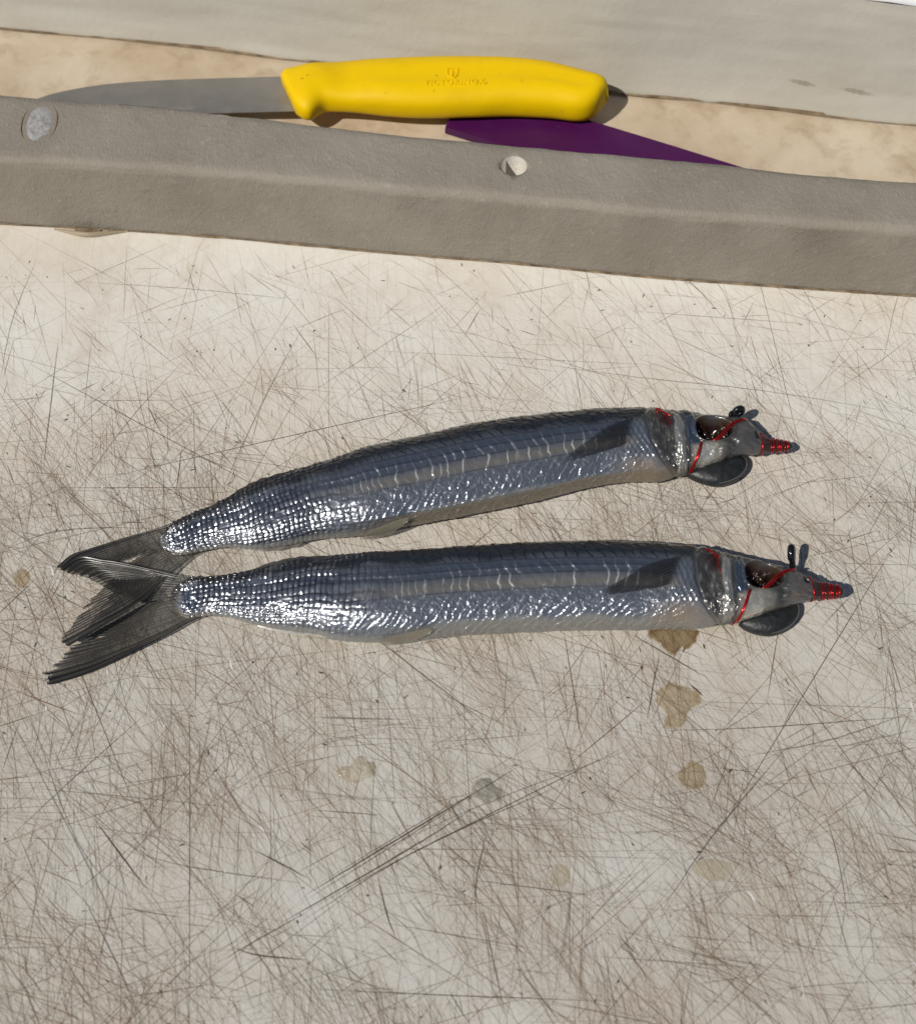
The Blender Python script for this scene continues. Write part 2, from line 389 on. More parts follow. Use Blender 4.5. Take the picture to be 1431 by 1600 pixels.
# plugged screw hole: scarred pale disc
def disc(c, rx_, ry_, h, n=36, rings=7, s=0, prof=None):
    V = [[c[0], c[1], c[2]+h]]; F = []
    for k in range(1, rings+1):
        r = k/rings
        for j in range(n):
            a = 2*math.pi*j/n; q = 1+.10*noise(3*math.cos(a)+9, 3*math.sin(a)+s)*2
            z = h*(1-r**3) + (.00025*float(noise(r*6+s, a*3, s)) if r < 1 else 0)
            V.append([c[0]+rx_*r*q*math.cos(a), c[1]+ry_*r*q*math.sin(a), c[2]+z])
    for j in range(n): F.append((0, 1+j, 1+(j+1) % n))
    for k in range(rings-1):
        for j in range(n):
            a, b2 = 1+k*n+j, 1+k*n+(j+1) % n; F.append((a, a+n, b2+n, b2))
    return np.array(V, float), F
V, F = disc(at(62, 193, RAILH)+[0, 0, -.0001], .0050, .0088, .0005, s=4); mesh('screw_plug', V, F, M_plug, rail)
cpl = at(62, 193, RAILH)
for a0, a1 in ((-.7, .9), (2.5, 4.2)):
    a = np.linspace(a0, a1, 24); P = np.stack([cpl[0]+.0060*np.cos(a), cpl[1]+.0100*np.sin(a), np.full(24, RAILH+.0001)], 1)
    Vq, Fq = tube(P, .00022*np.sin(np.linspace(.1, 3.04, 24))+.00003, 6); mesh('plug_rim', Vq, Fq, M_dirt, rail)
V, F = disc(at(338, 200, RAILH)+[0, 0, -.0002], .0095, .0062, .00035, s=11); mesh('filled_hole', V, F, M_rail, rail)
# peeling bead of sealant under the rail
c = [at(86, 358, .0004), at(112, 363, .0009), at(135, 366, .0014), at(158, 365, .0011), at(200, 361, .0004)]
V, F = tube(spline(c, 24), np.interp(np.linspace(0, 1, 24), [0, .3, .6, 1], [.0003, .0009, .0009, .0003])); mesh('sealant_bead', V, F, M_seal, rail)
# grime in the joint along the foot of the rail, pale scuffs on its faces
jw = .00025 + .0005*np.clip(fbm(np.arange(nb_)*.31, 0*np.arange(nb_), 55)+.3, 0, 1)
Vj = np.stack([np.stack([rx, fb-jw-.0001, np.full(nb_, .00015)], 1), np.stack([rx, fb-jw*.3-.0001, np.full(nb_, .0004)], 1), np.stack([rx, fb-.0002, .0005+jw], 1)], 1)
mesh('joint_grime', Vj.reshape(-1, 3), grid_faces(nb_, 3), M_dirt, rail)
rgs = np.random.default_rng(3); Vs_, Fs_, Cs_ = [], [], []; o_ = 0
for _ in range(170):
    x_ = rgs.uniform(-.2, .21); w_ = float(np.interp(x_, rx, wid)); f_ = float(np.interp(x_, rx, fb)); L_ = rgs.uniform(.0005, .0018); a_ = rgs.normal(1.2, .5); hw = rgs.uniform(.00008, .0003)
    topf = rgs.random() < .55
    cen_ = rgs.uniform(.008, w_-.001) if topf else rgs.uniform(.001, RAILH-.007)
    for k_ in np.linspace(-.5, .5, 5):
        for sgn in (-1, 1):
            dx_ = k_*L_*math.cos(a_) - sgn*hw*math.sin(a_)*math.cos(k_*3); dv = k_*L_*math.sin(a_) + sgn*hw*math.cos(a_)*math.cos(k_*3)
            Vs_.append((x_+dx_, f_+min(cen_+dv, w_-.0015), RAILH+.0005) if topf else (x_+dx_, f_-.0006+.00004*(cen_+dv)/.001, cen_+dv))
            Cs_.append((*((.60, .58, .53) if rgs.random() < .72 or _ % 4 else (.09, .07, .05)), .26*math.cos(k_*2.6)))
    for k_ in range(4): Fs_.append((o_+2*k_, o_+2*k_+2, o_+2*k_+3, o_+2*k_+1))
    o_ += 10
tag(mesh('scuff_marks', np.array(Vs_), np.array(Fs_), M_cut, rail, {'pigment': np.array(Cs_)}, smooth=False), kind='stuff')
c = [at(118, 358, .001), at(138, 360, .0018), at(156, 360, .001)]
V, F = tube(spline(c, 12), np.interp(np.linspace(0, 1, 12), [0, .5, 1], [.0004, .0011, .0004])); mesh('sealant_bead', V, F, M_dirt, rail)

# ------------------------------------------------------------------ knife cuts in the board
def cuts():
    rg = np.random.default_rng(11); Vs, Fs, Cs = [], [], []; o = 0
    def strip(P, w, colr, alpha, z):
        nonlocal o
        n = len(P); T = np.gradient(P, axis=0); T /= np.linalg.norm(T, axis=1)[:, None]+1e-9
        Nn = np.stack([-T[:, 1], T[:, 0]], 1); tp = np.sin(np.linspace(.12, math.pi-.12, n))**.5
        for s in (-1, 1):
            Vs.append(np.hstack([P + s*Nn*(w*.5*tp)[:, None], np.full((n, 1), z)]))
            a = alpha*tp*(1+.5*(rg.random(n)-.5)); Cs.append(np.hstack([np.tile(colr, (n, 1)), np.clip(a, 0, 1)[:, None]]))
        i = np.arange(n-1); Fs.append(np.stack([o+i, o+i+1, o+n+i+1, o+n+i], 1)); o += 2*n
    cols = np.array([(.20, .115, .065), (.25, .165, .10), (.17, .10, .062), (.29, .205, .13), (.12, .095, .070), (.19, .165, .115)])
    cx0, cx1, cy0, cy1 = -.20, .21, -.19, rail_y-.001
    cand = np.stack([rg.uniform(cx0, cx1, 160000), rg.uniform(cy0, cy1, 160000)], 1)
    cand = list(cand[rg.random(160000) < wear_field(cand[:, 0], cand[:, 1])**.9])
    def rand_cut(strong=False, p=None, ang=None, L=None):
        if p is None: p = cand.pop()
        if ang is None:
            k = rg.random()
            ang = (rg.normal(-52, 16) if k < .46 else rg.normal(-84, 9) if k < .62 else rg.normal(40, 18) if k < .76 else rg.normal(-8, 9) if k < .86 else rg.uniform(-90, 90))
        if L is None: L = float(np.clip(rg.lognormal(-4.15, .85), .003, .14))
        n = 7; s = np.linspace(-.5, .5, n)*L; d = np.array([math.cos(R(ang)), math.sin(R(ang))]); nn = np.array([-d[1], d[0]])
        P = p + s[:, None]*d + nn*((rg.normal(0, .007 if rg.random() < .85 else .03)*(s/L)**2*L + rg.normal(0, .0012*L**.5*.3, n)*.25))[:, None]
        P[:, 1] = np.minimum(P[:, 1], np.interp(P[:, 0], rx, fb) - .0004)
        c = cols[rg.integers(len(cols))]*rg.uniform(.8, 1.25)
        if strong: strip(P, rg.uniform(.00016, .00036), c*.6, rg.uniform(.45, .9), rg.uniform(5e-5, 7e-5))
        else: strip(P, rg.uniform(.00011, .00031), c, rg.uniform(.09, .48)*(.40 if rg.random() < .55 else 1), rg.uniform(2e-5, 5e-5))
    for _ in range(26000): rand_cut()
    for _ in range(170): rand_cut(True)
    # sheaves of near-parallel cuts
    for _ in range(260):
        q = np.array([rg.uniform(cx0, cx1), rg.uniform(cy0, .03)]); a = rg.normal(-55, 30)
        for _ in range(rg.integers(8, 26)): rand_cut(False, q+rg.normal(0, .005, 2), a+rg.normal(0, 7), rg.uniform(.01, .05))
    # nicks and specks
    for _ in range(420):
        q = np.array([rg.uniform(cx0, cx1), rg.uniform(cy0, cy1)]); L = rg.uniform(.0004, .0022); a = rg.uniform(0, 6.3)
        P = q + np.linspace(-.5, .5, 4)[:, None]*L*np.array([math.cos(a), math.sin(a)]) + rg.normal(0, .00008, (4, 2))
        strip(P, rg.uniform(.0003, .0006), np.array([.05, .04, .03]), rg.uniform(.4, .95), 8e-5)
    # the long cuts that stand out, where the photograph has them
    for pts, w, al in [([(480, 1397), (640, 1300), (735, 1243), (807, 1200)], .45, .95), ([(485, 1402), (600, 1330), (735, 1246)], .25, .7),
                       ([(440, 1442), (600, 1350), (700, 1289), (740, 1262)], .4, .9), ([(480, 1423), (640, 1335), (880, 1215), (985, 1163)], .3, .75),
                       ([(470, 1440), (650, 1330), (890, 1220)], .3, .7), ([(500, 1380), (700, 1260), (745, 1246)], .25, .6), ([(560, 1345), (760, 1255), (1020, 1158)], .22, .5),
                       ([(985, 990), (1045, 1025), (1105, 1060)], .35, .85), ([(1030, 1025), (1022, 1060), (1015, 1100), (1010, 1125)], .35, .85), ([(1078, 1070), (1090, 1080), (1097, 1087)], .5, .95),
                       ([(150, 1283), (185, 1330), (228, 1388)], .45, .85), ([(400, 1330), (440, 1350), (480, 1372)], .4, .8), ([(760, 1300), (745, 1370), (742, 1420)], .35, .7),
                       ([(1035, 1142), (1200, 1136), (1431, 1119)], .3, .6), ([(1160, 1183), (1300, 1155), (1431, 1110)], .3, .55), ([(1035, 1420), (1110, 1310), (1230, 1165)], .4, .55),
                       ([(1290, 1275), (1310, 1350), (1325, 1440)], .3, .6), ([(0, 862), (80, 832), (160, 825), (240, 826)], .35, .5), ([(830, 567), (1000, 590), (1200, 612), (1431, 650)], .3, .45),
                       ([(120, 440), (300, 452), (480, 470)], .28, .4), ([(92, 530), (80, 630), (68, 735)], .4, .5), ([(290, 560), (200, 660), (105, 790)], .3, .45), ([(480, 500), (420, 610), (340, 780)], .3, .45),
                       ([(0, 1325), (100, 1230), (240, 1105)], .3, .5), ([(296, 1080), (297, 1300), (296, 1600)], .35, .5), ([(200, 1330), (300, 1355), (470, 1380)], .3, .5), ([(480, 1545), (700, 1555), (960, 1565)], .3, .6),
                       ([(755, 1420), (770, 1500), (790, 1590)], .32, .7), ([(590, 1370), (605, 1430), (620, 1470)], .4, .75), ([(700, 1545), (720, 1580), (735, 1600)], .3, .6), ([(0, 600), (20, 500), (60, 400)], .3, .4),
                       ([(340, 1505), (400, 1470), (480, 1425)], .35, .65), ([(360, 1478), (400, 1492), (480, 1500)], .4, .75), ([(1000, 640), (1030, 690), (1060, 745)], .3, .4), ([(1290, 620), (1380, 560), (1431, 520)], .25, .35),
                       ([(190, 1340), (170, 1440), (140, 1560)], .3, .4), ([(130, 1400), (180, 1500), (225, 1600)], .35, .5), ([(0, 1090), (90, 1260), (170, 1420), (220, 1560)], .4, .4), ([(40, 1100), (130, 1330), (240, 1430)], .3, .4)]:
        P = spline([at(x, y)[:2] for x, y in pts], 26); P = P + rg.normal(0, .00004, P.shape)
        strip(P, w*1e-3, np.array([.09, .065, .05]), al, 9e-5)
    # raised pale scuffs where the plastic curled up
    for _ in range(120):
        q = np.array([rg.uniform(cx0, cx1), rg.uniform(cy0, cy1)]); L = rg.uniform(.001, .006); a = R(rg.normal(-70, 25))
        P = q + np.linspace(-.5, .5, 6)[:, None]*L*np.array([math.cos(a), math.sin(a)]) + rg.normal(0, .00007, (6, 2))
        strip(P, rg.uniform(.00025, .0006), np.array([.78, .77, .74]), rg.uniform(.4, .9), 1.1e-4)
    return np.vstack(Vs), np.vstack(Fs), np.vstack(Cs)
V, F, C = cuts()
k = mesh('knife_cuts', V, F, M_cut, board, {'pigment': C}, smooth=False); tag(k, kind='stuff')
print('cuts', len(F))

# ------------------------------------------------------------------ yellow paring knife
HZ = .0105
H_TOP = [(437, 118), (441, 109), (455, 106), (505, 101), (589, 95.6), (672, 92), (756, 93.5), (819, 97.7), (861, 104), (903, 115), (937, 128), (949, 142)]
H_BOT = [(466, 177), (474, 185), (486, 187), (495, 181), (504, 174), (517, 171), (568, 175), (652, 181.5), (735, 180), (798, 177.4), (861, 179.5), (905, 183.5), (930, 175), (947, 154)]
knife = empty('paring_knife', at(690, 140, 0), 'paring knife with bright yellow plastic handle and grey blade', 'knife')
n = 130
# pairs of points walk from the bolster to the butt
up_ = spline([at(x, y, HZ) for x, y in H_TOP], 400); lo_ = spline([at(x, y, HZ) for x, y in H_BOT], 400)
xs = 1-np.cos(np.linspace(0, math.pi/2, n)**1.0); xs = np.linspace(0, 1, n)
def walk(c, xa):
    i = np.argsort(c[:, 0]); return np.interp(xa, c[i, 0], c[i, 1])
x0t, x0b = up_[0, 0], lo_[0, 0]; xe = up_[-1, 0]
V = []
for i in range(n):
    f = i/(n-1); f2 = 1-(1-f)**1.35
    sl = max(0, 1-f/.10)
    xt = x0t + (xe-x0t)*f2; xb = xt + (x0b-x0t)*(1-f2)
    yt = walk(up_, xt); yb = walk(lo_, min(xb, xe))
    if f > .985: pass
    cx, cy = (xt+xb)/2, (yt+yb)/2; hx, hy = (xt-xb)/2*.86, (yt-yb)/2*.86
    th = .0072*float(ss(-.14, .10, f))*(1-.18*float(bump(f, .13, .06)))*(1+.10*float(bump(f, .62, .22)))
    th *= math.sqrt(max(0.02, 1-max(0, (f-.87)/.1305)**2.4)); 
    e = 2.6; ring = []
    for k in range(36):
        a = 2*math.pi*k/36; ca, sa = math.cos(a), math.sin(a)
        c1 = math.copysign(abs(ca)**(2/e), ca); s1 = math.copysign(abs(sa)**(2/e), sa)
        # a shallow valley runs along the middle of the grip
        dz = -.0010*math.exp(-((c1+.05)/.20)**2)*(1 if sa > 0 else -1)*float(ss(.1, .25, f))*float(ss(.98, .8, f))
        ring.append((cx+hx*c1, cy+hy*c1, HZ + th*s1 + dz))
    V.append(ring)
V = np.array(V)
Fk = [tuple(q) for q in grid_faces(n, 36, True)] + [tuple(range(36)), tuple((n-1)*36+k for k in range(36))[::-1]]
handle = mesh('handle', V.reshape(-1, 3), [q[::-1] for q in Fk], M_yellow, knife)
# raised lettering and shield on the grip
def topz(x, y):
    P = V[:, :19].reshape(-1, 3); d = (P[:, 0]-x)**2+(P[:, 1]-y)**2; i = np.argsort(d)[:6]; return float(np.average(P[i, 2], weights=1/(d[i]+1e-9)))
def lettering(body, px0, px1, py, name):
    cu = bpy.data.curves.new(name, 'FONT'); cu.body = body; cu.size = 1; cu.extrude = .0; cu.space_character = 1.25
    tmp = bpy.data.objects.new(name, cu); col.objects.link(tmp); bpy.context.view_layer.update()
    me = bpy.data.meshes.new_from_object(tmp.evaluated_get(bpy.context.evaluated_depsgraph_get()))
    bpy.data.objects.remove(tmp); co = np.array([v.co[:] for v in me.vertices])
    fc = [tuple(p.vertices) for p in me.polygons]; bpy.data.meshes.remove(me)
    A, B = at(px0, py, HZ+.007), at(px1, py-.5, HZ+.007); d = B-A; L = np.linalg.norm(d); d /= L; up2 = np.array([-d[1], d[0], 0])
    sc = L/(co[:, 0].max()-co[:, 0].min())
    Q = A + np.outer((co[:, 0]-co[:, 0].min())*sc, d) + np.outer(co[:, 1]*sc*1.25, up2)
    for q in Q: q[2] = topz(q[0], q[1])+.00018
    top = Q+[0, 0, .00010]; bot = Q-[0, 0, .0004]; nn = len(Q)
    bmm = bmesh.new(); vs_ = [bmm.verts.new(tuple(q)) for q in top]
    for f in fc:
        try: bmm.faces.new([vs_[i] for i in f])
        except ValueError: pass
    r = bmesh.ops.extrude_face_region(bmm, geom=list(bmm.faces))
    for g in r['geom']:
        if isinstance(g, bmesh.types.BMVert): g.co.z -= .0006
    bmesh.ops.recalc_face_normals(bmm, faces=bmm.faces)
    me = bpy.data.meshes.new(name); bmm.to_mesh(me); bmm.free(); me.materials.append(M_yellow)
    o = bpy.data.objects.new(name, me); link(o, handle)
    off = root_of(handle)
    for v_ in me.vertices: v_.co -= Vector(off)
    return o
lettering('VICTORINOX', 663, 758, 133, 'raised_lettering')
def emblem():
    parts = []
    def ribbon(pts, r):
        P = []
        for x, y in pts:
            q = at(x, y, HZ+.007); q[2] = topz(q[0], q[1])+.0001; P.append(q)
        parts.append(tube(spline(P, 16), r, 6))
    ribbon([(699, 107), (699, 114), (701, 119), (707, 122), (713, 119), (715, 114), (715, 107)], .00028)
    ribbon([(699, 107), (707, 106.5), (715, 107)], .00028)
    ribbon([(707, 109), (707, 119)], .00026); ribbon([(702, 113.5), (712, 113.5)], .00026)
    Vq, Fq = join(parts); mesh('raised_emblem', Vq, Fq, M_yellow, handle)
emblem()
# blade: spine, flat, edge bevel
B_SP = [(470, 121), (435, 121), (330, 121.3), (252, 122), (190, 124.5), (151, 127.5), (100, 135), (66, 143), (40, 153), (26, 161)]
B_ED = [(470, 173.5), (455, 173.6), (330, 173.8), (252, 173.8), (190, 173.5), (151, 172.6), (100, 170), (66, 167), (40, 163.5), (26, 161.5)]
bz = HZ-.0030
sp_ = spline([at(x, y, bz) for x, y in B_SP], 80); ed_ = spline([at(x, y, bz) for x, y in B_ED], 80)
sl = np.linspace(0, 1, 80)*.0035
V2 = []
for i in range(80):
    A, B = sp_[i].copy(), ed_[i].copy(); 
    for f, h in ((0, .0007), (.3, .00066), (.82, .00045), (1, .00004), (1, -.00004), (.82, -.00045), (.3, -.00066), (0, -.0007)):
        q = A+(B-A)*f; q[2] += h - sl[i]; V2.append(q)
Fb = [tuple(q)[::-1] for q in grid_faces(80, 8, True)] + [tuple(range(8)), tuple(79*8+k for k in range(8))[::-1]]
bl = mesh('blade', np.array(V2), [f[::-1] for f in Fb], M_steel, knife, smooth=False)

# ------------------------------------------------------------------ purple sheath under the handle
SZ = .0034
poly = [(695, 198), (714, 138), (780, 142), (918, 184.5), (1036, 222.5), (1150, 260), (1200, 277), (1172, 345), (860, 250), (760, 218.5)]
top = np.array([at(x, y, SZ) for x, y in poly]); cc = top.mean(0)
ins = cc + (top-cc)*np.array([.985, .93, 1]); 
V = np.vstack([ins+[0, 0, .0], cc+(top-cc)*1.0-[0, 0, .0011], top*[1, 1, 0]+[0, 0, .0001]])
k = len(poly); F = [tuple(range(k))[::-1]] + [(r*k+i, r*k+(i+1) % k, (r+1)*k+(i+1) % k, (r+1)*k+i) for r in range(2) for i in range(k)]
sheath = mesh('blade_sheath', V, F, M_purple, None, smooth=False)
bm = bmesh.new(); bm.from_mesh(sheath.data); bmesh.ops.recalc_face_normals(bm, faces=bm.faces); bm.to_mesh(sheath.data); bm.free()
tag(sheath, 'flat dark purple plastic blade sheath under the yellow handle', 'sheath')
# pressed ring mark
c = at(869, 203, SZ); a = np.linspace(0, 2*math.pi, 33)
V, F = tube(np.stack([c[0]+.0022*np.cos(a), c[1]+.0020*np.sin(a), np.full(33, SZ-.0001)], 1), .00016, 5); mesh('ring_mark', V, F, M_purple, sheath)

# ------------------------------------------------------------------ the two rigged fish
def fish_frame(dors, vent, lift):
    """anatomy from the traced outline: midline, half depth b, half thickness a, height of the axis"""
    n = 900
    def run(P): return spline(np.array(P, float), 1200)
    D, E = run(dors), run(vent)
    # pair by along-axis position
    A0 = (np.array(dors[0])+np.array(vent[0]))/2.; A1 = (np.array(dors[-1])+np.array(vent[-1]))/2.
    u = (A1-A0)/np.linalg.norm(A1-A0); L = np.linalg.norm(A1-A0)
    s = np.linspace(0, 1, n)
    def off(C):
        q = (C-A0)@u/L; w = (C-A0)@np.array([-u[1], u[0]]); i = np.argsort(q); return np.interp(s, q[i], w[i])
    wd, wv = off(D), off(E)                    # image-plane offsets (down positive)
    pd = A0 + np.outer(s*L, u) + np.outer(wd, [-u[1], u[0]]); pv = A0 + np.outer(s*L, u) + np.outer(wv, [-u[1], u[0]])
    zc = np.full(n, .007); xs_ = s
    ab = np.interp(s, [0, .04, .15, .35, .6, .78, .9, .95, 1], [.13, .32, .54, .62, .64, .64, .64, .78, .85])
    for it in range(4):
        PD = np.array([at(x, y, z) for (x, y), z in zip(pd, zc)]); PV = np.array([at(x, y, z) for (x, y), z in zip(pv, zc)])
        mid = (PD+PV)/2; half = np.linalg.norm(PD-PV, axis=1)/2
        vd = CAM-mid; tn = -vd[:, 1]/vd[:, 2]       # slope of the sight line across the body
        low = np.interp(s, [0, .05, .5, .8, .9, 1], [.9, .6, .38, .42, .7, 1])
        ph_ = np.linspace(-1.2, 2*math.pi-1.2, 721); ca_, sa_ = np.cos(ph_), np.sin(ph_); ee = 2/2.4
        c1_ = np.sign(ca_)*np.abs(ca_)**ee; s1_ = np.sign(sa_)*np.abs(sa_)**ee
        ext = c1_[None] + (ab*tn)[:, None]*np.where(s1_[None] < 0, s1_[None]*low[:, None], s1_[None])
        U, Dn = ext.max(1), -ext.min(1); p0, p1 = ph_[ext.argmax(1)], ph_[ext.argmin(1)]
        b = 2*half/(U+Dn)*.985; a = ab*b
        mid = (PD+PV)/2 - (PD-PV)/(2*half)[:, None]*(b*(U-Dn)/2)[:, None]
        zc = a*low + np.interp(s, [0, .05, .7, .82, .93, 1], lift)
        ker = np.hanning(41); ker /= ker.sum()
        zc = np.convolve(np.pad(zc, 20, mode='edge'), ker, 'valid')
    sm_ = lambda y: np.convolve(np.pad(y, 30, mode='edge'), np.hanning(61)/np.hanning(61).sum(), 'valid')
    return dict(s=s, mid=mid, a=a, b=b, zc=zc, p0=sm_(p0), p1=sm_(p1), low=low)
class Fish:
    def __init__(self, dors, vent, seed, lift):
        self.f = fish_frame(dors, vent, lift); self.seed = seed
        f = self.f; T = np.gradient(f['mid'][:, :2], axis=0)
        ker = np.hanning(121); ker /= ker.sum()
        T = np.stack([np.convolve(np.pad(T[:, k], 60, mode='edge'), ker, 'valid') for k in (0, 1)], 1)
        T /= np.linalg.norm(T, axis=1)[:, None]; self.T = T
        self.dorsal = np.stack([-T[:, 1], T[:, 0]], 1)
    def base(self, s, psi, off=0):
        """point of the skin: s along the body (0 tail .. 1 beak tip), psi round it (0 back, pi belly)"""
        f = self.f; s = np.asarray(s, float); psi = np.asarray(psi, float); s, psi = np.broadcast_arrays(s, psi)
        g = lambda k: np.interp(s, f['s'], k)
        mx, my = g(f['mid'][:, 0]), g(f['mid'][:, 1]); a, b, zc = g(f['a']), g(f['b']), g(f['zc'])
        dx, dy = g(self.dorsal[:, 0]), g(self.dorsal[:, 1]); q0, q1 = g(f['p0']), g(f['p1']); rest = (2*math.pi-(q1-q0))/math.pi
        phi = np.where(psi < 0, q0+psi*rest, np.where(psi <= math.pi, q0+psi/math.pi*(q1-q0), q1+(psi-math.pi)*rest))
        e = 2.4; ca, sa = np.cos(phi), np.sin(phi)
        c1 = np.sign(ca)*np.abs(ca)**(2/e); s1 = np.sign(sa)*np.abs(sa)**(2/e)
        s1 = np.where(s1 < 0, s1*g(f['low']), s1)
        # outward direction
        nx, nz = ca/b, sa/a; L = np.hypot(nx, nz); nx, nz = nx/L, nz/L
        off = np.asarray(off, float)
        P = np.stack([mx+dx*(b*c1+nx*off), my+dy*(b*c1+nx*off), zc+a*s1+nz*off], -1)
        P[..., 2] = np.maximum(P[..., 2], .00012)
        return P
    def pt(self, X, t, off=0):
        return self.base((np.asarray(X, float)-250)/988., np.arccos(np.clip(t, -1, 1)), off)

def fish_fields(s, psi, seed, belly):
    """relief (metres) and pigment of the skin as functions of place on the body"""
    X = 250+988*s; t = np.cos(psi); vis = (psi <= math.pi)
    wob = fbm(X/60, psi*3, seed)*.5
    # columns of scales get wider towards the head
    gx = np.linspace(200, 1300, 2200); dens = np.interp(gx, [250, 480, 600, 760, 1000], [1/7.6, 1/8.4, 1/11.5, 1/15.5, 1/15.5])
    ph = np.cumsum(dens)*(gx[1]-gx[0]); c = np.interp(X, gx, ph) + wob*1.3 + .12*noise(X/11, psi*6, seed+2)
    front = ss(430, 640, X + 60*fbm(X/90, t*2, seed+3)); gill = 1-ss(985, 1003, X + 12*t)
    tail = ss(238, 262, X)
    # --- rear half: little domed scales on a square grid
    nr = np.interp(X, [250, 450, 700], [13, 17, 18]); r = psi/math.pi*nr + .5*fbm(X/70, psi*2, seed+33) + .09*noise(X/9, psi*5, seed+34)
    i, j = np.floor(c), np.floor(r); fx, fy = c-i-.5, r-j-.5
    q1, q2, q3, q4 = (_h(i, j, seed+k) for k in (1, 2, 3, 4))
    dome = np.clip(1-(2*fx)**2, 0, 1)**.8*np.clip(1-(2*fy)**2, 0, 1)**.8
    up_ = 1+.7*ss(-.1, .5, t); h_rear = ((.00021+.00016*(q3-.5))*dome + .00045*(q1-.5)*fx*dome*1.6 + .00042*(q2-.5)*fy*dome*1.6)*up_
    lost = ss(.22, .42, fbm(X/22, t*3.2, seed+35)); h_rear = h_rear*(1-.8*lost)      # patches rubbed bare of scales
    gap = (1-np.clip(dome*1.5, 0, 1))*(1-.75*lost)
    # --- front half: overlapping plates, free edges towards the tail
    kap = np.where(t < .18, 4.0*np.maximum(0, .10-t)**1.1, 2.2*np.maximum(0, t-.42))
    nr2 = 10.; r2 = psi/math.pi*nr2; j2 = np.floor(r2); f2 = r2-j2
    p = c*1.0 + kap + .16*np.sin(r2*math.pi)**2*(.4+1.2*_h(j2, np.floor(c), seed+6)) + .55*noise(j2*1.7, c*.45, seed+8) + .05*noise(X/5, psi*9, seed+9)
    pi_ = np.floor(p); fp = p-pi_
    w1, w2 = _h(pi_, j2, seed+11), _h(pi_, j2, seed+12)
    lat = bump(t, .20, .17)
    h_front = .00015*(1-ss(0, .95, fp))*(.25+1.0*w1) + .00016*(w2-.5)*(f2-.5)*2 + .00013*noise(X/2.6, psi*22, seed+5)*ss(.3, -.1, t) + .00004*noise(X/1.8, psi*40, seed+15)
    edge = ss(.22, .04, fp)*ss(.0, .02, fp)*ss(.25, .75, w1+.3*noise(X/9, psi*7, seed+16))
    # wrinkles and small dents
    w_ = .00030*fbm(X/26, t*3.5, seed+20) + .00014*fbm(X/7, psi*14, seed+21)
    h = tail*gill*((1-front)*h_rear + front*h_front) + w_*ss(250, 300, X)
    # flat belly with a crease, and the vent notch
    h = h - belly*.0010*ss(-.66, -.86, t)*ss(500, 640, X)*ss(1030, 960, X) + belly*.0003*bump(t, -.68, .04)*ss(520, 640, X)*ss(1020, 960, X)
    h = h - .0006*bump(X, 628, 9)*bump(t, -.72, .14)
    # long muscle lines
    h = h - .00022*bump(t, .36, .035)*ss(300, 400, X)*ss(1000, 930, X)
    # --- head
    Xg = np.interp(-t, [-1, -.8, -.2, .35, .7, 1], [1022, 1012, 1016, 1028, 1040, 1052]); d = X-Xg
    h = h - .00035*bump(d, -1, 3.2) + .00018*ss(0, 6, d)*ss(60, 20, d) - .0007*bump(d, 20, 12)*bump(t, .1, .75)
    h = h + .00052*fbm(X/4, t*7, seed+30)*ss(2, 8, d)*ss(1100, 1070, X)
    pb = ss(972, 984, X)*ss(4, -4, d)*ss(-.45, -.15, t)*ss(.8, .6, t)          # scaly shoulder in front of the pectoral fin
    h = h + pb*(.0003 + .00016*np.cos(X/1.35)*np.cos(psi*24) + .0002*noise(X/4, psi*12, seed+31))
    rid = 1062 - 5*np.abs(t)
    h = h + .0009*bump(X, rid, 7)*ss(-1.0, -.7, t)*ss(.95, .7, t)
    h = h - .0004*ss(1086, 1091, X)*ss(-.25, .1, t)*ss(1160, 1140, X)
    ex, ey = (X-1117)/29., (t-.44)/.43; e2 = ex*ex+ey*ey
    cav = np.clip(1-e2**1.5, 0, 1)*(psi <= math.pi)
    h = h - .0050*np.sqrt(cav) + .0006*bump(np.sqrt(e2), 1.06, .10)*(psi <= math.pi)
    h = h + np.sqrt(cav)*.0030*fbm(X/9, t*4, seed+40)
    e3 = ((X-1181)/5.5)**2+((t-.68)/.24)**2; nos = np.clip(1-e3, 0, 1)*(psi <= math.pi)
    h = h - .0008*np.sqrt(nos)
    slvr = ss(1050, 1058, X)*ss(1092, 1080, X)
    chk = ss(1072, 1084, X)*ss(1165, 1140, X)*ss(.05, -.15, t)
    h = h + chk*(.0007*fbm(X/16, t*2.2, seed+50, 2) + .00012*noise((X+30*t)/4, t*9, seed+51)) + .00012*slvr*fbm(X/9, t*3, seed+52, 2)
    h = h + .0007*fbm(X/13, t*3, seed+60, 2)*ss(1125, 1150, X)*ss(1196, 1180, X)
    # ---------------------------------------------------------------- pigment, metal, roughness, flesh
    def lerp(a, b, k): k = np.asarray(k)[..., None]; return a*(1-k)+np.array(b)*k
    C = np.ones(X.shape+(3,))*np.array([.190, .210, .245]); met = np.full(X.shape, .66); ro = np.full(X.shape, .31); sub = np.zeros(X.shape)
    nz = fbm(X/30, t*3, seed+70)
    # silver rear flank
    silver = (1-front)*ss(-.95, -.8, t)
    C = lerp(C, (.42, .435, .465), silver*(.4+.6*q4)*.95); met = met+silver*.2; ro = ro-silver*.03
    C = lerp(C, (.022, .027, .037), gap*(1-front)*.95*tail*gill)
    C = lerp(C, (.10, .12, .16), (1-front)*bump(t, .36, .05)*.8)
    # blue band, grey-brown lateral stripe
    C = lerp(C, (.100, .125, .170), front*bump(t, .45, .16)*.85*gill)
    C = lerp(C, (.175, .163, .142), front*bump(t, .14, .12)*.85*gill); met = met-front*bump(t, .14, .12)*.35*gill
    # dark back
    back = ss(.48 + .14*nz, .74 + .14*nz, t)
    C = lerp(C, (.017, .019, .024), back*.95); met = met*(1-back*.45)
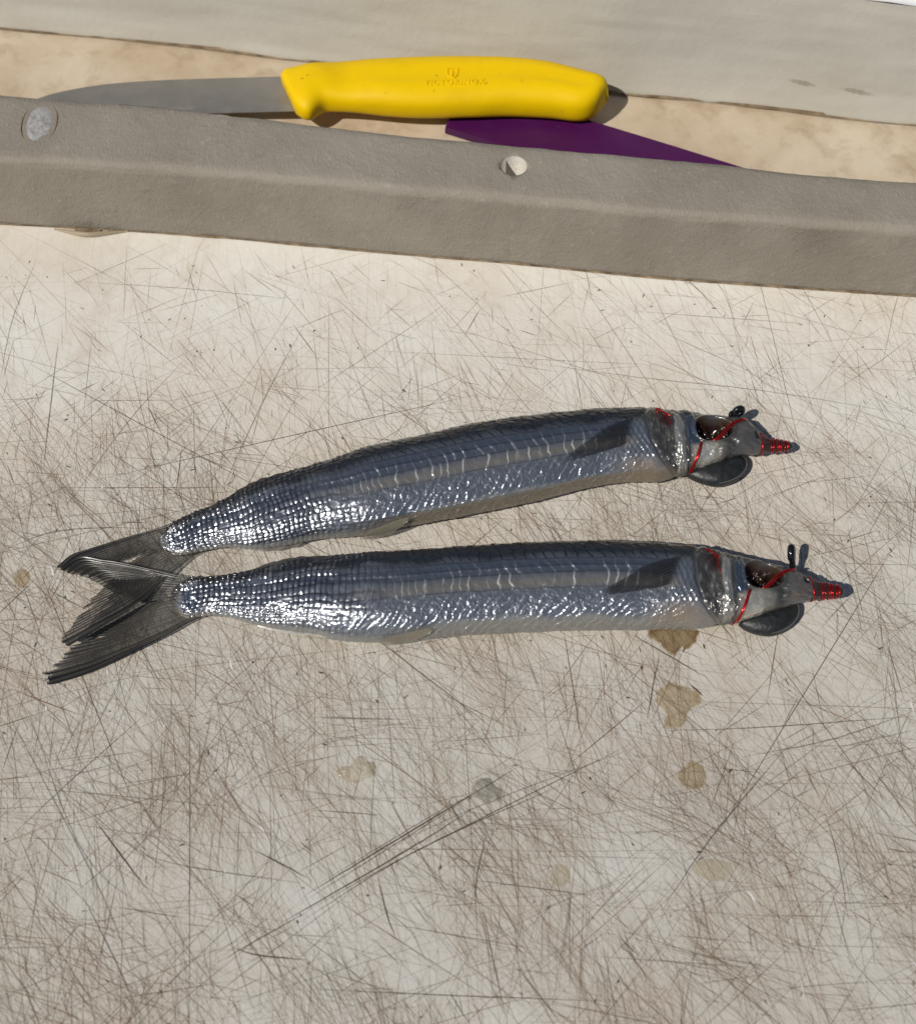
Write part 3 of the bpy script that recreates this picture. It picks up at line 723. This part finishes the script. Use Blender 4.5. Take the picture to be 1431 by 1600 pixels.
    C = lerp(C, (.012, .013, .016), front*ss(.5, .65, t)*ss(.26, .08, fp)*gill*.9)     # black scale edges on the back
    for tl, wl_ in ((.30, .012), (.42, .010), (.57, .012), (.02, .010)):
        C = lerp(C, (.045, .052, .068), front*gill*bump(t + .012*fbm(X/40, 0*X, seed+int(tl*100)), tl, wl_)*.75)
    C = lerp(C, (.80, .80, .78), edge*front*lat*gill*.7); ro = ro - edge*front*lat*.1
    C = lerp(C, (.6, .64, .7), edge*front*ss(.05, -.2, t)*ss(-.8, -.6, t)*gill*.45)
    # lower flank fades to a translucent belly
    bel = ss(-.58 + .12*nz, -.80 + .12*nz, t)*ss(.22, .45, s) + ss(-.84, -.95, t)*ss(.45, .22, s); bel = np.clip(bel, 0, 1)
    C = lerp(C, (.21, .212, .205), bel); met = met*(1-bel*.9); sub = sub + .35*bel; ro = ro*(1-bel)+.34*bel
    C = lerp(C, (.17, .145, .11), belly*bel*ss(-.66, -.80, t)*ss(500, 640, X))
    tan = bump(X, 1000, 40)*bump(t, -.60, .3)
    C = lerp(C, (.20, .150, .095), tan*.75); met = met*(1-tan*.8)
    # tail root: crumpled foil patch
    foil = ss(300, 275, X)*ss(238, 250, X)
    h = h + foil*.0008*fbm(X/6, t*4, seed+80)
    C = lerp(C, (.60, .61, .63), foil*.6*(.4+1.2*np.clip(.5+fbm(X/5, t*5, seed+81), 0, 1))); met = met + foil*.2
    ped = ss(345, 285, X)
    C = lerp(C, (.020, .019, .020), ped*ss(.66, .85, t)); C = lerp(C, (.15, .137, .115), ped*ss(-.68, -.88, t)); met = met*(1-.85*ped*ss(.68, .88, np.abs(t)))
    stub = ss(274, 256, X + 14*fbm(X/9, t*3, seed+82)); C = lerp(C, (.060, .055, .048), stub*.85); met = met*(1-.8*stub)
    # head colours
    hd = ss(-2, 4, d)
    head = np.ones(X.shape+(3,))*np.array([.058, .057, .054]); hm = np.full(X.shape, .30)
    wrk = fbm(X/5, t*8, seed+90)
    head = lerp(head, (.20, .195, .185), np.clip(wrk*1.2, 0, 1)*ss(1070, 1050, X))
    head = lerp(head, (.030, .010, .008), bump(X, 1042+6*(.7-t), 12)*ss(.30, .6, t)*.95)
    xb_ = X + 5*fbm(X/30, t*3, seed+94); slv = ss(1053, 1058, xb_)*ss(1070, 1064, xb_)*ss(-1, -.75, t)*ss(.9, .6, t)*(.75+.5*np.clip(.5+fbm(X/8, t*5, seed+95), 0, 1)); slv = np.clip(slv, 0, 1)
    head = lerp(head, (.62, .60, .54), slv*.85); hm = hm + slv*.55
    pl = ss(1070, 1076, X)*ss(1092, 1087, X)*ss(-.15, .05, t)
    head = lerp(head, (.13, .155, .20), pl); hm = hm + pl*.5
    ck = chk*(.6+.8*np.clip(fbm(X/14, t*3, seed+91)+.3, 0, 1)); ck = np.clip(ck, 0, 1)
    head = lerp(head, (.66, .63, .55), ck*ss(1140, 1100, X)); hm = hm + ck*.45*ss(1140, 1100, X)
    hk = ss(1090, 1096, X)*ss(.3, .6, t)*ss(1160, 1140, X); head = lerp(head, (.050, .036, .024), hk); hm = hm*(1-hk)
    eyec = np.clip(cav*3, 0, 1)
    head = lerp(head, (.026, .012, .006), eyec); head = lerp(head, (.012, .004, .003), eyec*np.clip(.7+2.0*fbm(X/8, t*4, seed+92) - .5*(X-1117)/29, 0, 1)); hm = hm*(1-np.clip(cav*6, 0, 1))
    sn = ss(1140, 1160, X); head = lerp(head, (.075, .075, .076), sn*(1-eyec)); head = lerp(head, (.13, .10, .085), sn*(1-eyec)*np.clip(1.6*fbm(X/11, t*3, seed+93), 0, 1)*ss(1195, 1180, X)); hm = hm*(1-sn*.7)
    head = lerp(head, (.028, .020, .017), np.clip(nos*3, 0, 1))
    bk = ss(1186, 1196, X); head = lerp(head, (.035, .018, .016), bk); head = lerp(head, (.02, .03, .025), ss(1226, 1234, X))
    head = lerp(head, (.05, .055, .06), ss(.78, .92, t)*.8)
    C = C*(1-hd[..., None])+head*hd[..., None]; met = met*(1-hd)+hm*hd; ro = ro*(1-hd)+(.25+.07*np.clip(ck+slv, 0, 1))*hd; sub = sub*(1-hd)+.12*hd*(1-slv)
    gr = bump(d, -1, 3.0); C = lerp(C, (.06, .05, .045), gr*.6)
    # underside resting on the board
    under = ss(math.pi*1.02, math.pi*1.15, psi); C = lerp(C, (.30, .29, .27), under); met = met*(1-under)
    return h, np.clip(C, .003, .9), np.clip(met, 0, 1), np.clip(ro, .12, .6), np.clip(sub, 0, .5)

def build_fish(dors, vent, seed, belly, label, lift):
    fs = Fish(dors, vent, seed, lift)
    nu = 1300
    psi = np.concatenate([np.linspace(-.20, math.pi*1.10, 190), np.linspace(math.pi*1.10, 2*math.pi-.20, 26)[1:-1]])
    nv = len(psi); s = np.linspace(.0, 1.0, nu)
    S, PS = np.meshgrid(s, psi, indexing='ij')
    PSm = np.where(PS < 0, -PS, PS)
    h, C, met, ro, sub = fish_fields(S, PSm, seed, belly)
    endf = np.minimum(ss(0, .006, S), ss(1.0, .994, S)); h = h*endf
    P = fs.base(S, PS, h)
    # round the two ends
    for i in range(nu):
        if s[i] > .994 or s[i] < .035:
            k = math.sqrt(max(0.0, 1-((s[i]-.994)/.006)**2)) if s[i] > .5 else math.sqrt(max(0.0, 1-((.035-s[i])/.035)**2))
            cen = P[i].mean(0); P[i] = cen + (P[i]-cen)*max(k, .05)
    V = P.reshape(-1, 3); F = grid_faces(nu, nv, True)
    root = empty('baitfish', tuple(np.array([*fs.f['mid'][450, :2], 0])), label, 'fish', 'rigged bait fish on the board')
    sheen = np.stack([met, ro, sub], -1).reshape(-1, 3)
    body = mesh('body', V, F[:, ::-1], M_fish, root, {'pigment': C.reshape(-1, 3), 'sheen': sheen})
    return fs, root
# outlines, tail root to beak tip
F1D = [(246, 829), (262, 822), (300, 803), (351, 781), (388, 762), (428, 747), (475, 730), (535, 712), (575, 698), (643, 683), (736, 662), (833, 647), (929, 638), (1003, 636), (1040, 639), (1090, 644.5), (1130, 648), (1152, 653), (1168, 664), (1182, 677), (1192, 683), (1215, 688), (1238, 693)]
F1V = [(250, 864), (265, 867), (290, 868), (314, 862), (357, 856), (398, 858), (441, 854), (492, 844), (549, 841), (575, 839), (643, 827), (736, 810), (833, 789), (913, 769), (994, 757), (1026, 755), (1050, 748), (1071, 742), (1115, 727), (1157, 716), (1178, 713), (1192, 710), (1222, 705), (1238, 703)]
F2D = [(264, 904), (285, 902), (307, 902), (354, 898), (401, 888), (455, 876), (508, 868), (575, 863), (643, 859), (736, 852), (833, 847), (929, 844), (994, 845), (1040, 849), (1083, 853), (1114, 859), (1148, 866), (1174, 870), (1206, 878), (1230, 886), (1250, 895), (1270, 906), (1290, 912), (1318, 918)]
F2V = [(270, 955), (294, 966), (327, 963), (367, 966), (408, 977), (448, 984), (502, 992), (528, 1000), (575, 1005), (643, 1003), (736, 995), (833, 990), (929, 987), (1026, 986), (1088, 984), (1122, 978), (1148, 975), (1161, 969), (1202, 956), (1246, 944), (1272, 938), (1290, 936), (1318, 932)]
fish1, root1 = build_fish(F1D, F1V, 101, 1.0, 'upper silver bait fish, bent, nearer the grey rail', [.0012, .0006, 0, .0006, .0034, .0050])
fish2, root2 = build_fish(F2D, F2V, 202, .25, 'lower silver bait fish with brightly glinting tail half', [.0012, .0006, .0004, .0028, .0058, .0070])

# ---- fins
def fin_mesh(name, parent, P, ray, r, dark, alpha, ragged=None):
    """P: grid nr x nq of points; ray: 0..1 phase pattern"""
    nr, nq = P.shape[:2]
    return None
def tail_lobe(lead, trail, base, zf, nrays, seed, slit=None, inner=.35):
    """lead: leading edge from base to tip; trail: from tip to fork; base: across the root, leading side first"""
    nr, nq = 150, 190
    Ld = spline(np.array(lead, float), nr); Tr = spline(np.array(trail, float), nq); Bs = spline(np.array(base, float), nq)
    q = np.linspace(0, 1, nq); r = np.linspace(0, 1, nr)
    rg = np.random.default_rng(seed)
    chord = Bs[0]+(Ld[-1]-Bs[0])*r[:, None]; bow = Ld-chord
    jag = np.repeat(rg.random(nrays*2), int(math.ceil(nq/(nrays*2))))[:nq]
    rag = 1-.035*jag*(1-.2*q) - .03*np.abs(fbm(q*40, 0*q, seed))
    P2 = np.zeros((nr, nq, 2))
    for k in range(nq):
        P2[:, k] = Bs[k]+(Tr[k]-Bs[k])*(r*rag[k])[:, None] + bow*(1-q[k])**1.2*np.linalg.norm(Tr[k]-Bs[k])/np.linalg.norm(Ld[-1]-Bs[0])
    RR, QQ = np.meshgrid(r, q, indexing='ij')
    ph = QQ*nrays*.85 + .18*fbm(RR*2, QQ*7, seed+1)
    c1 = .5+.5*np.cos(2*math.pi*ph); c2 = .5+.5*np.cos(4*math.pi*ph)
    bl = ss(.25, .6, RR); ray = c1*(1-bl)+c2*bl
    corr = .00016*(ray-.5)*ss(0, .1, RR)
    Z = np.vectorize(zf)(P2[..., 0], P2[..., 1])
    P = np.zeros((nr, nq, 3))
    for i in range(nr):
        for k in range(nq): P[i, k] = at(P2[i, k, 0], P2[i, k, 1], Z[i, k])
    P[..., 2] += corr + .0002*fbm(RR*4, QQ*3, seed+5)
    dk = ss(.30, .9, RR)*.6 + ss(.10, .0, QQ)*.9 + ss(.88, 1, QQ)*.3
    mot = .5*fbm(RR*5, QQ*12, seed+7); ray = ray**1.4
    al = np.clip(.34 + .52*ray + .40*dk + .2*mot, 0, 1)
    al = np.clip(al + .35*ss(.14, .0, RR), 0, 1)
    C = np.array([.019, .017, .0145])*(1-.72*np.clip(dk, 0, 1))[..., None] + np.array([.058, .050, .036])*((1-ray)*.9*(1-np.clip(dk, 0, 1)*.6)*(.7+mot))[..., None]
    if slit is not None:
        for qs, rs, wdt in slit:
            al = np.where((np.abs(QQ-qs-.02*noise(RR*9, RR*0, 3)) < wdt*ss(rs, 1, RR)) & (RR > rs), 0, al)
    return P, np.concatenate([np.clip(C, .004, 1), al[..., None]], -1)
def add_tail(root, lobes):
    Vs, Cs, Fs, o = [], [], [], 0
    for P, C in lobes:
        nr, nq = P.shape[:2]; Vs.append(P.reshape(-1, 3)); Cs.append(C.reshape(-1, 4)); Fs.append(grid_faces(nr, nq)+o); o += nr*nq
    return mesh('tail_fin', np.vstack(Vs), np.vstack(Fs), M_fin, root, {'pigment': np.vstack(Cs)})
def z1(x, y): return .0016 + .0042*float(ss(875, 950, y)) - .0014*float(ss(960, 1030, y)) + .0006*float(ss(215, 262, x))
def z2(x, y): return .0030 - .0016*float(ss(900, 975, y)) + .0004*float(ss(225, 275, x)) - .0004*float(ss(140, 80, x))
add_tail(root1, [
    tail_lobe([(318, 800), (290, 811), (262, 820), (245, 826), (187, 843), (133, 860), (105, 870), (82, 889)], [(82, 889), (96, 893), (118, 894), (150, 891), (178, 881), (205, 871), (226, 862)], [(318, 800), (300, 815), (285, 830), (275, 848)], z1, 13, 5),
    tail_lobe([(350, 856), (320, 861), (298, 871), (282, 884), (269, 894), (242, 919), (211, 946), (169, 974), (124, 1001), (101, 1014)], [(101, 1014), (93, 1002), (104, 985), (114, 971), (138, 940), (162, 916), (192, 888), (226, 863)], [(350, 856), (325, 854), (300, 852), (275, 848)], z1, 14, 6, [(.33, .86, .02)])])
add_tail(root2, [
    tail_lobe([(350, 899), (315, 902), (290, 901), (269, 898), (242, 892), (187, 880), (151, 874.5), (114, 870), (84, 888)], [(84, 888), (98, 894), (122, 900), (150, 911), (168, 922), (198, 934), (224, 943)], [(350, 899), (325, 908), (300, 918), (288, 930)], z2, 13, 7),
    tail_lobe([(372, 965), (345, 963), (320, 964), (296, 973), (260, 993), (223, 1012), (187, 1029), (133, 1053), (78, 1071), (66, 1072)], [(66, 1072), (62, 1054), (71, 1045), (92, 1032), (100, 1021), (112, 1008), (150, 985), (190, 962), (224, 944)], [(372, 965), (340, 955), (310, 945), (288, 930)], z2, 15, 8, [(.45, .80, .05), (.12, .93, .02)])])

def skin_flap(fs, root, name, rows, colr, al0, al1, nrays, seed, lift=.0004, nr=60, nq=50):
    """a thin fin lying on the skin; rows = (X, t, lift) at leading edge list and trailing edge list"""
    A = spline(np.array(rows[0], float), nr); B = spline(np.array(rows[1], float), nr)
    q = np.linspace(0, 1, nq); r = np.linspace(0, 1, nr)
    G = A[:, None]*(1-q[None, :, None]) + B[:, None]*q[None, :, None]
    RR, QQ = np.meshgrid(r, q, indexing='ij'); ray = .5+.5*np.cos(2*math.pi*QQ*nrays)
    P = fs.pt(G[..., 0], G[..., 1], G[..., 2]*1e-3 + lift + .00010*ray)
    c = np.array(colr)*(1.25-.75*ray)[..., None]; al = np.clip(al0+(al1-al0)*RR + .3*(ray-.5) + .2*fbm(RR*5, QQ*5, seed), 0, 1)
    al = al*ss(.0, .14, RR)*ss(1.0, .85, RR + .12*np.abs(noise(QQ*nrays*1.3, 0*QQ, seed)))
    mesh(name, P.reshape(-1, 3), grid_faces(nr, nq), M_fin, root, {'pigment': np.concatenate([c, al[..., None]], -1).reshape(-1, 4)})
for fs, root, sd_ in ((fish1, root1, 1), (fish2, root2, 2)):
    skin_flap(fs, root, 'pectoral_fin', ([(1000, .66, .2), (960, .48, .5), (915, .20, .6), (868, -.16, .3)], [(984, .12, .2), (955, -.02, .4), (920, -.12, .5), (872, -.22, .3)]), (.017, .017, .017), .66, .48, 11, sd_)
    skin_flap(fs, root, 'pelvic_fin', ([(634, -.74, .3), (610, -.76, .6), (580, -.83, .7), (552, -.93, .6)], [(633, -.79, .3), (612, -.92, .5), (585, -.985, .5), (550, -.998, .4)]), (.24, .215, .165), .85, .75, 7, sd_+5, nr=40, nq=30)
    # dorsal and anal fins folded against the body: low membranes standing off the outline
    for nm, p0, p1, hgt, cl, al, psi0 in (('dorsal_fin', 345, 505, .0011, (.012, .012, .013), .93, .16), ('anal_fin', 372, 505, .0011, (.12, .112, .095), .8, math.pi*1.02)):
        nr_, nq_ = 90, 10; Xs = np.linspace(p0, p1, nr_); qq = np.linspace(0, 1, nq_)
        hh = hgt*np.minimum(ss(0, .45, (Xs-p0)/(p1-p0)), ss(1.0, .55, (Xs-p0)/(p1-p0)))*(1+.5*fbm(Xs/9, 0*Xs, sd_+40))
        P = np.zeros((nr_, nq_, 3))
        for k in range(nq_): P[:, k] = fs.base((Xs-10*qq[k]-250)/988., psi0, -.0006 + (hh+.0006)*qq[k]); 
        ry = .5+.5*np.cos(Xs/4.2)[:, None]*np.ones(nq_)
        c = np.array(cl)*(1.2-.6*ry)[..., None]
        mesh(nm, P.reshape(-1, 3), grid_faces(nr_, nq_), M_fin, root, {'pigment': np.concatenate([c, np.full(ry.shape+(1,), al)], -1).reshape(-1, 4)})

# ------------------------------------------------------------------ red rigging wire, hook eye and chin weight on each fish
def rig(fs, which, eye, eye_foot, ring_turn, weight_px):
    grp = 'rigging on the bait fish'
    W = empty('rigging_wire', tuple(fs.pt(1110, 0, 0)*[1, 1, 0]), f'thin red wire wound round the head and beak of the {which} fish', 'wire', grp)
    r = .00020
    def strand(name, pts, rad=r, n=60): 
        P = spline([fs.pt(X, t, o*1e-3) for X, t, o in pts], n); Vq, Fq = tube(P, rad, 8); return mesh(name, Vq, Fq, M_wire, W)
    # coil on the beak: one loose turn, then a tight lay
    th = np.linspace(0, 2*math.pi*7.2, 420); k = th/th[-1]
    Xc = 1204 + 28*k**.95 + 1.3*np.sin(th*.7+len(which))
    P = fs.base((Xc-250)/988., th+.4, .00022+.00012*np.abs(np.sin(th*.31))); Vq, Fq = tube(P, 0.000175*(1+.15*np.sin(th*.37)), 8); mesh('beak_coil', Vq, Fq, M_wire, W)
    th = np.linspace(-.5, 2*math.pi*1.02, 70); P = fs.base((1188+4*np.sin(th-.7)-250+9*ss(5, 6.4, th))/988., th, .00025); Vq, Fq = tube(P, r, 8); mesh('loose_turn', Vq, Fq, M_wire, W)
    # across the cheek and under the chin
    strand('cheek_strand', [(1096, .10, -1.2), (1091, -.05, .2), (1086, -.35, .35), (1080, -.68, .4), (1074, -.93, .4), (1072, -1.0, .3)])
    strand('cheek_strand', [(1097, .07, -1.0), (1093, -.10, .1), (1087, -.42, .55), (1081, -.74, .45), (1077, -.96, .5)])
    # through the eye socket and up over the snout
    for dx, dt in ((0, 0), (1.5, -.05), (.6, .05)):
        strand('eye_strand', [(1104+dx, -.02+dt, -2.2), (1114+dx, .02+dt, -.6), (1126+dx, .22+dt, .1), (1138+dx, .46+dt, .35), (1150+dx, .70+dt*.6, .5), (1160+dx, .88+dt*.3, .4), (1165+dx, .99, .2)])
    # over the nape and in behind the gill cover
    strand('gill_strand', [(1034, .97, .2), (1040, .90, .35), (1046, .70, .3), (1050, .45, .1), (1053, .22, -.8)])
    strand('gill_strand', [(1032, .93, .2), (1042, .86, .35), (1050, .78, .2), (1056, .72, -.3)])
    # black hook eye
    E = empty('hook_eye', tuple(np.array(at(*eye_foot, 0))), f'shiny black metal eye standing on the snout of the {which} fish', 'hook', grp)
    c = at(*eye); ft_ = at(*eye_foot[:2], eye[2]-.0035)
    a = np.linspace(0, 2*math.pi, 41); ax = np.array([math.cos(ring_turn), math.sin(ring_turn), 0]); upv = (c-ft_)/np.linalg.norm(c-ft_)
    P = c + .0013*(np.cos(a)[:, None]*ax + np.sin(a)[:, None]*upv)
    Vq, Fq = tube(P, .00098 if which == 'upper' else .00115, 12); mesh('ring', Vq, Fq, M_black, E)
    Vq, Fq = tube(spline([ft_ - upv*.0015, ft_, c-upv*.0012], 14), [.00095]*14, 12); mesh('shank', Vq, Fq, M_black, E)
    if which == 'upper':
        P = spline([c-ax*.0021+upv*.0002, c-ax*.0024-upv*.0007, c-ax*.0019-upv*.0014], 10); Vq, Fq = tube(P, .00075, 10); mesh('knot', Vq, Fq, M_black, E)
    # lead under the chin
    out = spline(np.array(weight_px+[weight_px[0]], float), 61)[:-1]
    O = np.array([at(x, y, .0034) for x, y in out]); cen = O.mean(0); n_, rg_ = len(O), 12
    Vq = []; 
    for k in range(2*rg_+1):
        u = -1+k/rg_; rr = math.sqrt(max(0, 1-abs(u)**2.6)) ; zz = .0034 + .0031*u
        ring = cen + (O-cen)*max(rr, .02); ring[:, 2] = zz; Vq.append(ring)
    Vq = np.vstack(Vq); Fq = [tuple(f)[::-1] for f in grid_faces(2*rg_+1, n_, True)]
    wt = mesh('chin_weight', Vq, [f[::-1] for f in Fq], M_lead, None)
    sm = np.roll(O, -8, axis=0)[8:40]; sm = cen+(sm-cen)*.955; sm[:, 2] = .0046
    vq, fq = tube(spline(sm[::3], 50), .00011, 6); mesh('mould_seam', vq, fq, M_seam, wt)
    tag(wt, f'dull dark grey lead weight under the chin of the {which} fish', 'weight', grp)
rig(fish1, 'upper', (1153, 643, .0100), (1148, 657), R(12), [(1073, 744), (1086, 735), (1111, 726), (1140, 718), (1159, 714), (1167, 725), (1162, 740), (1145, 752.6), (1121, 759), (1098, 755), (1082, 749)])
rig(fish2, 'lower', (1236, 864, .0105), (1238, 886), R(80), [(1153, 976), (1166, 968), (1185, 958), (1212, 947), (1238, 940), (1248, 952), (1244, 969), (1230, 983), (1206, 993), (1180, 990), (1162, 983)])

# ------------------------------------------------------------------ drips and jelly on the board
def drip(pts, h, m, label, seed, lumps=0):
    O = spline(np.array(pts+[pts[0]], float), 73)[:-1]; O = np.array([at(x, y, 0) for x, y in O]); c = O.mean(0)
    n_, rg_ = len(O), 14; Vq = [c+[0, 0, h]]; Fq = []
    for k in range(1, rg_+1):
        u = k/rg_; ring = c+(O-c)*u; z = h*(1-u**4)
        ring[:, 2] = .00006 + z*(1 + lumps*1.5*fbm(ring[:, 0]*560, ring[:, 1]*560, seed, 2)) if u < 1 else .00006; Vq.append(ring)
    Vq = np.vstack(Vq)
    for j in range(n_): Fq.append((0, 1+j, 1+(j+1) % n_))
    for k in range(rg_-1):
        for j in range(n_):
            a, b_ = 1+k*n_+j, 1+k*n_+(j+1) % n_; Fq.append((a, a+n_, b_+n_, b_))
    uu = np.r_[0, np.repeat(np.arange(1, rg_+1)/rg_, n_)]
    sv = ss(1.0, .80, uu + .35*fbm(Vq[:, 0]*500, Vq[:, 1]*500, seed+9))*(.75+.5*bump(uu, .82, .1))
    sv = np.clip(sv, 0, 1)*(uu < .999)
    o = mesh('liquid_drip' if not lumps else 'jelly_blob', Vq, Fq, m, None, {'soft': np.repeat(sv[:, None], 3, 1)}); return tag(o, label, 'drip' if not lumps else 'jelly', 'drips and jelly on the board')
drip([(1010, 984), (1014, 1000), (1030, 1010), (1040, 1022), (1052, 1027), (1066, 1018), (1084, 1010), (1094, 996), (1092, 984), (1050, 980)], .0006, M_brown, 'brown wet drip touching the belly of the lower fish', 1)
drip([(1034, 1072), (1046, 1065), (1058, 1068), (1080, 1072), (1097, 1086), (1092, 1104), (1078, 1112), (1070, 1130), (1062, 1143), (1045, 1145), (1036, 1130), (1034, 1110), (1022, 1095), (1024, 1080)], .0004, M_tan, 'long tan drip just below the brown one', 2)
drip([(1060, 1198), (1072, 1190), (1086, 1188), (1100, 1200), (1105, 1216), (1098, 1232), (1080, 1234), (1062, 1224), (1057, 1210)], .0004, M_tan, 'small round tan drip, third below the lower fish', 3)
drip([(1075, 1350), (1100, 1342), (1140, 1346), (1145, 1362), (1120, 1380), (1090, 1372)], .00015, M_gel, 'faint dried tan patch low on the right of the board', 4)
drip([(860, 1362), (868, 1350), (884, 1352), (890, 1368), (886, 1385), (870, 1388), (858, 1378)], .00025, M_gel, 'brownish spot below the cluster of long dark cuts', 5)
drip([(24, 892), (36, 888), (47, 896), (46, 912), (34, 922), (24, 914), (20, 902)], .0004, M_tan, 'small tan spot at the left beside the tails', 6)
drip([(552, 1184), (564, 1181), (572, 1190), (584, 1194), (590, 1204), (584, 1216), (570, 1222), (552, 1228), (534, 1220), (522, 1210), (530, 1198), (545, 1198)], .0016, M_gel, 'clear glistening jelly blob below the lower fish', 7, .9)
drip([(738, 1222), (750, 1216), (764, 1220), (776, 1228), (786, 1238), (782, 1254), (768, 1260), (750, 1258), (738, 1250), (733, 1236)], .0018, M_grey, 'greyish jelly lump at the end of the long dark cut', 8, .8)
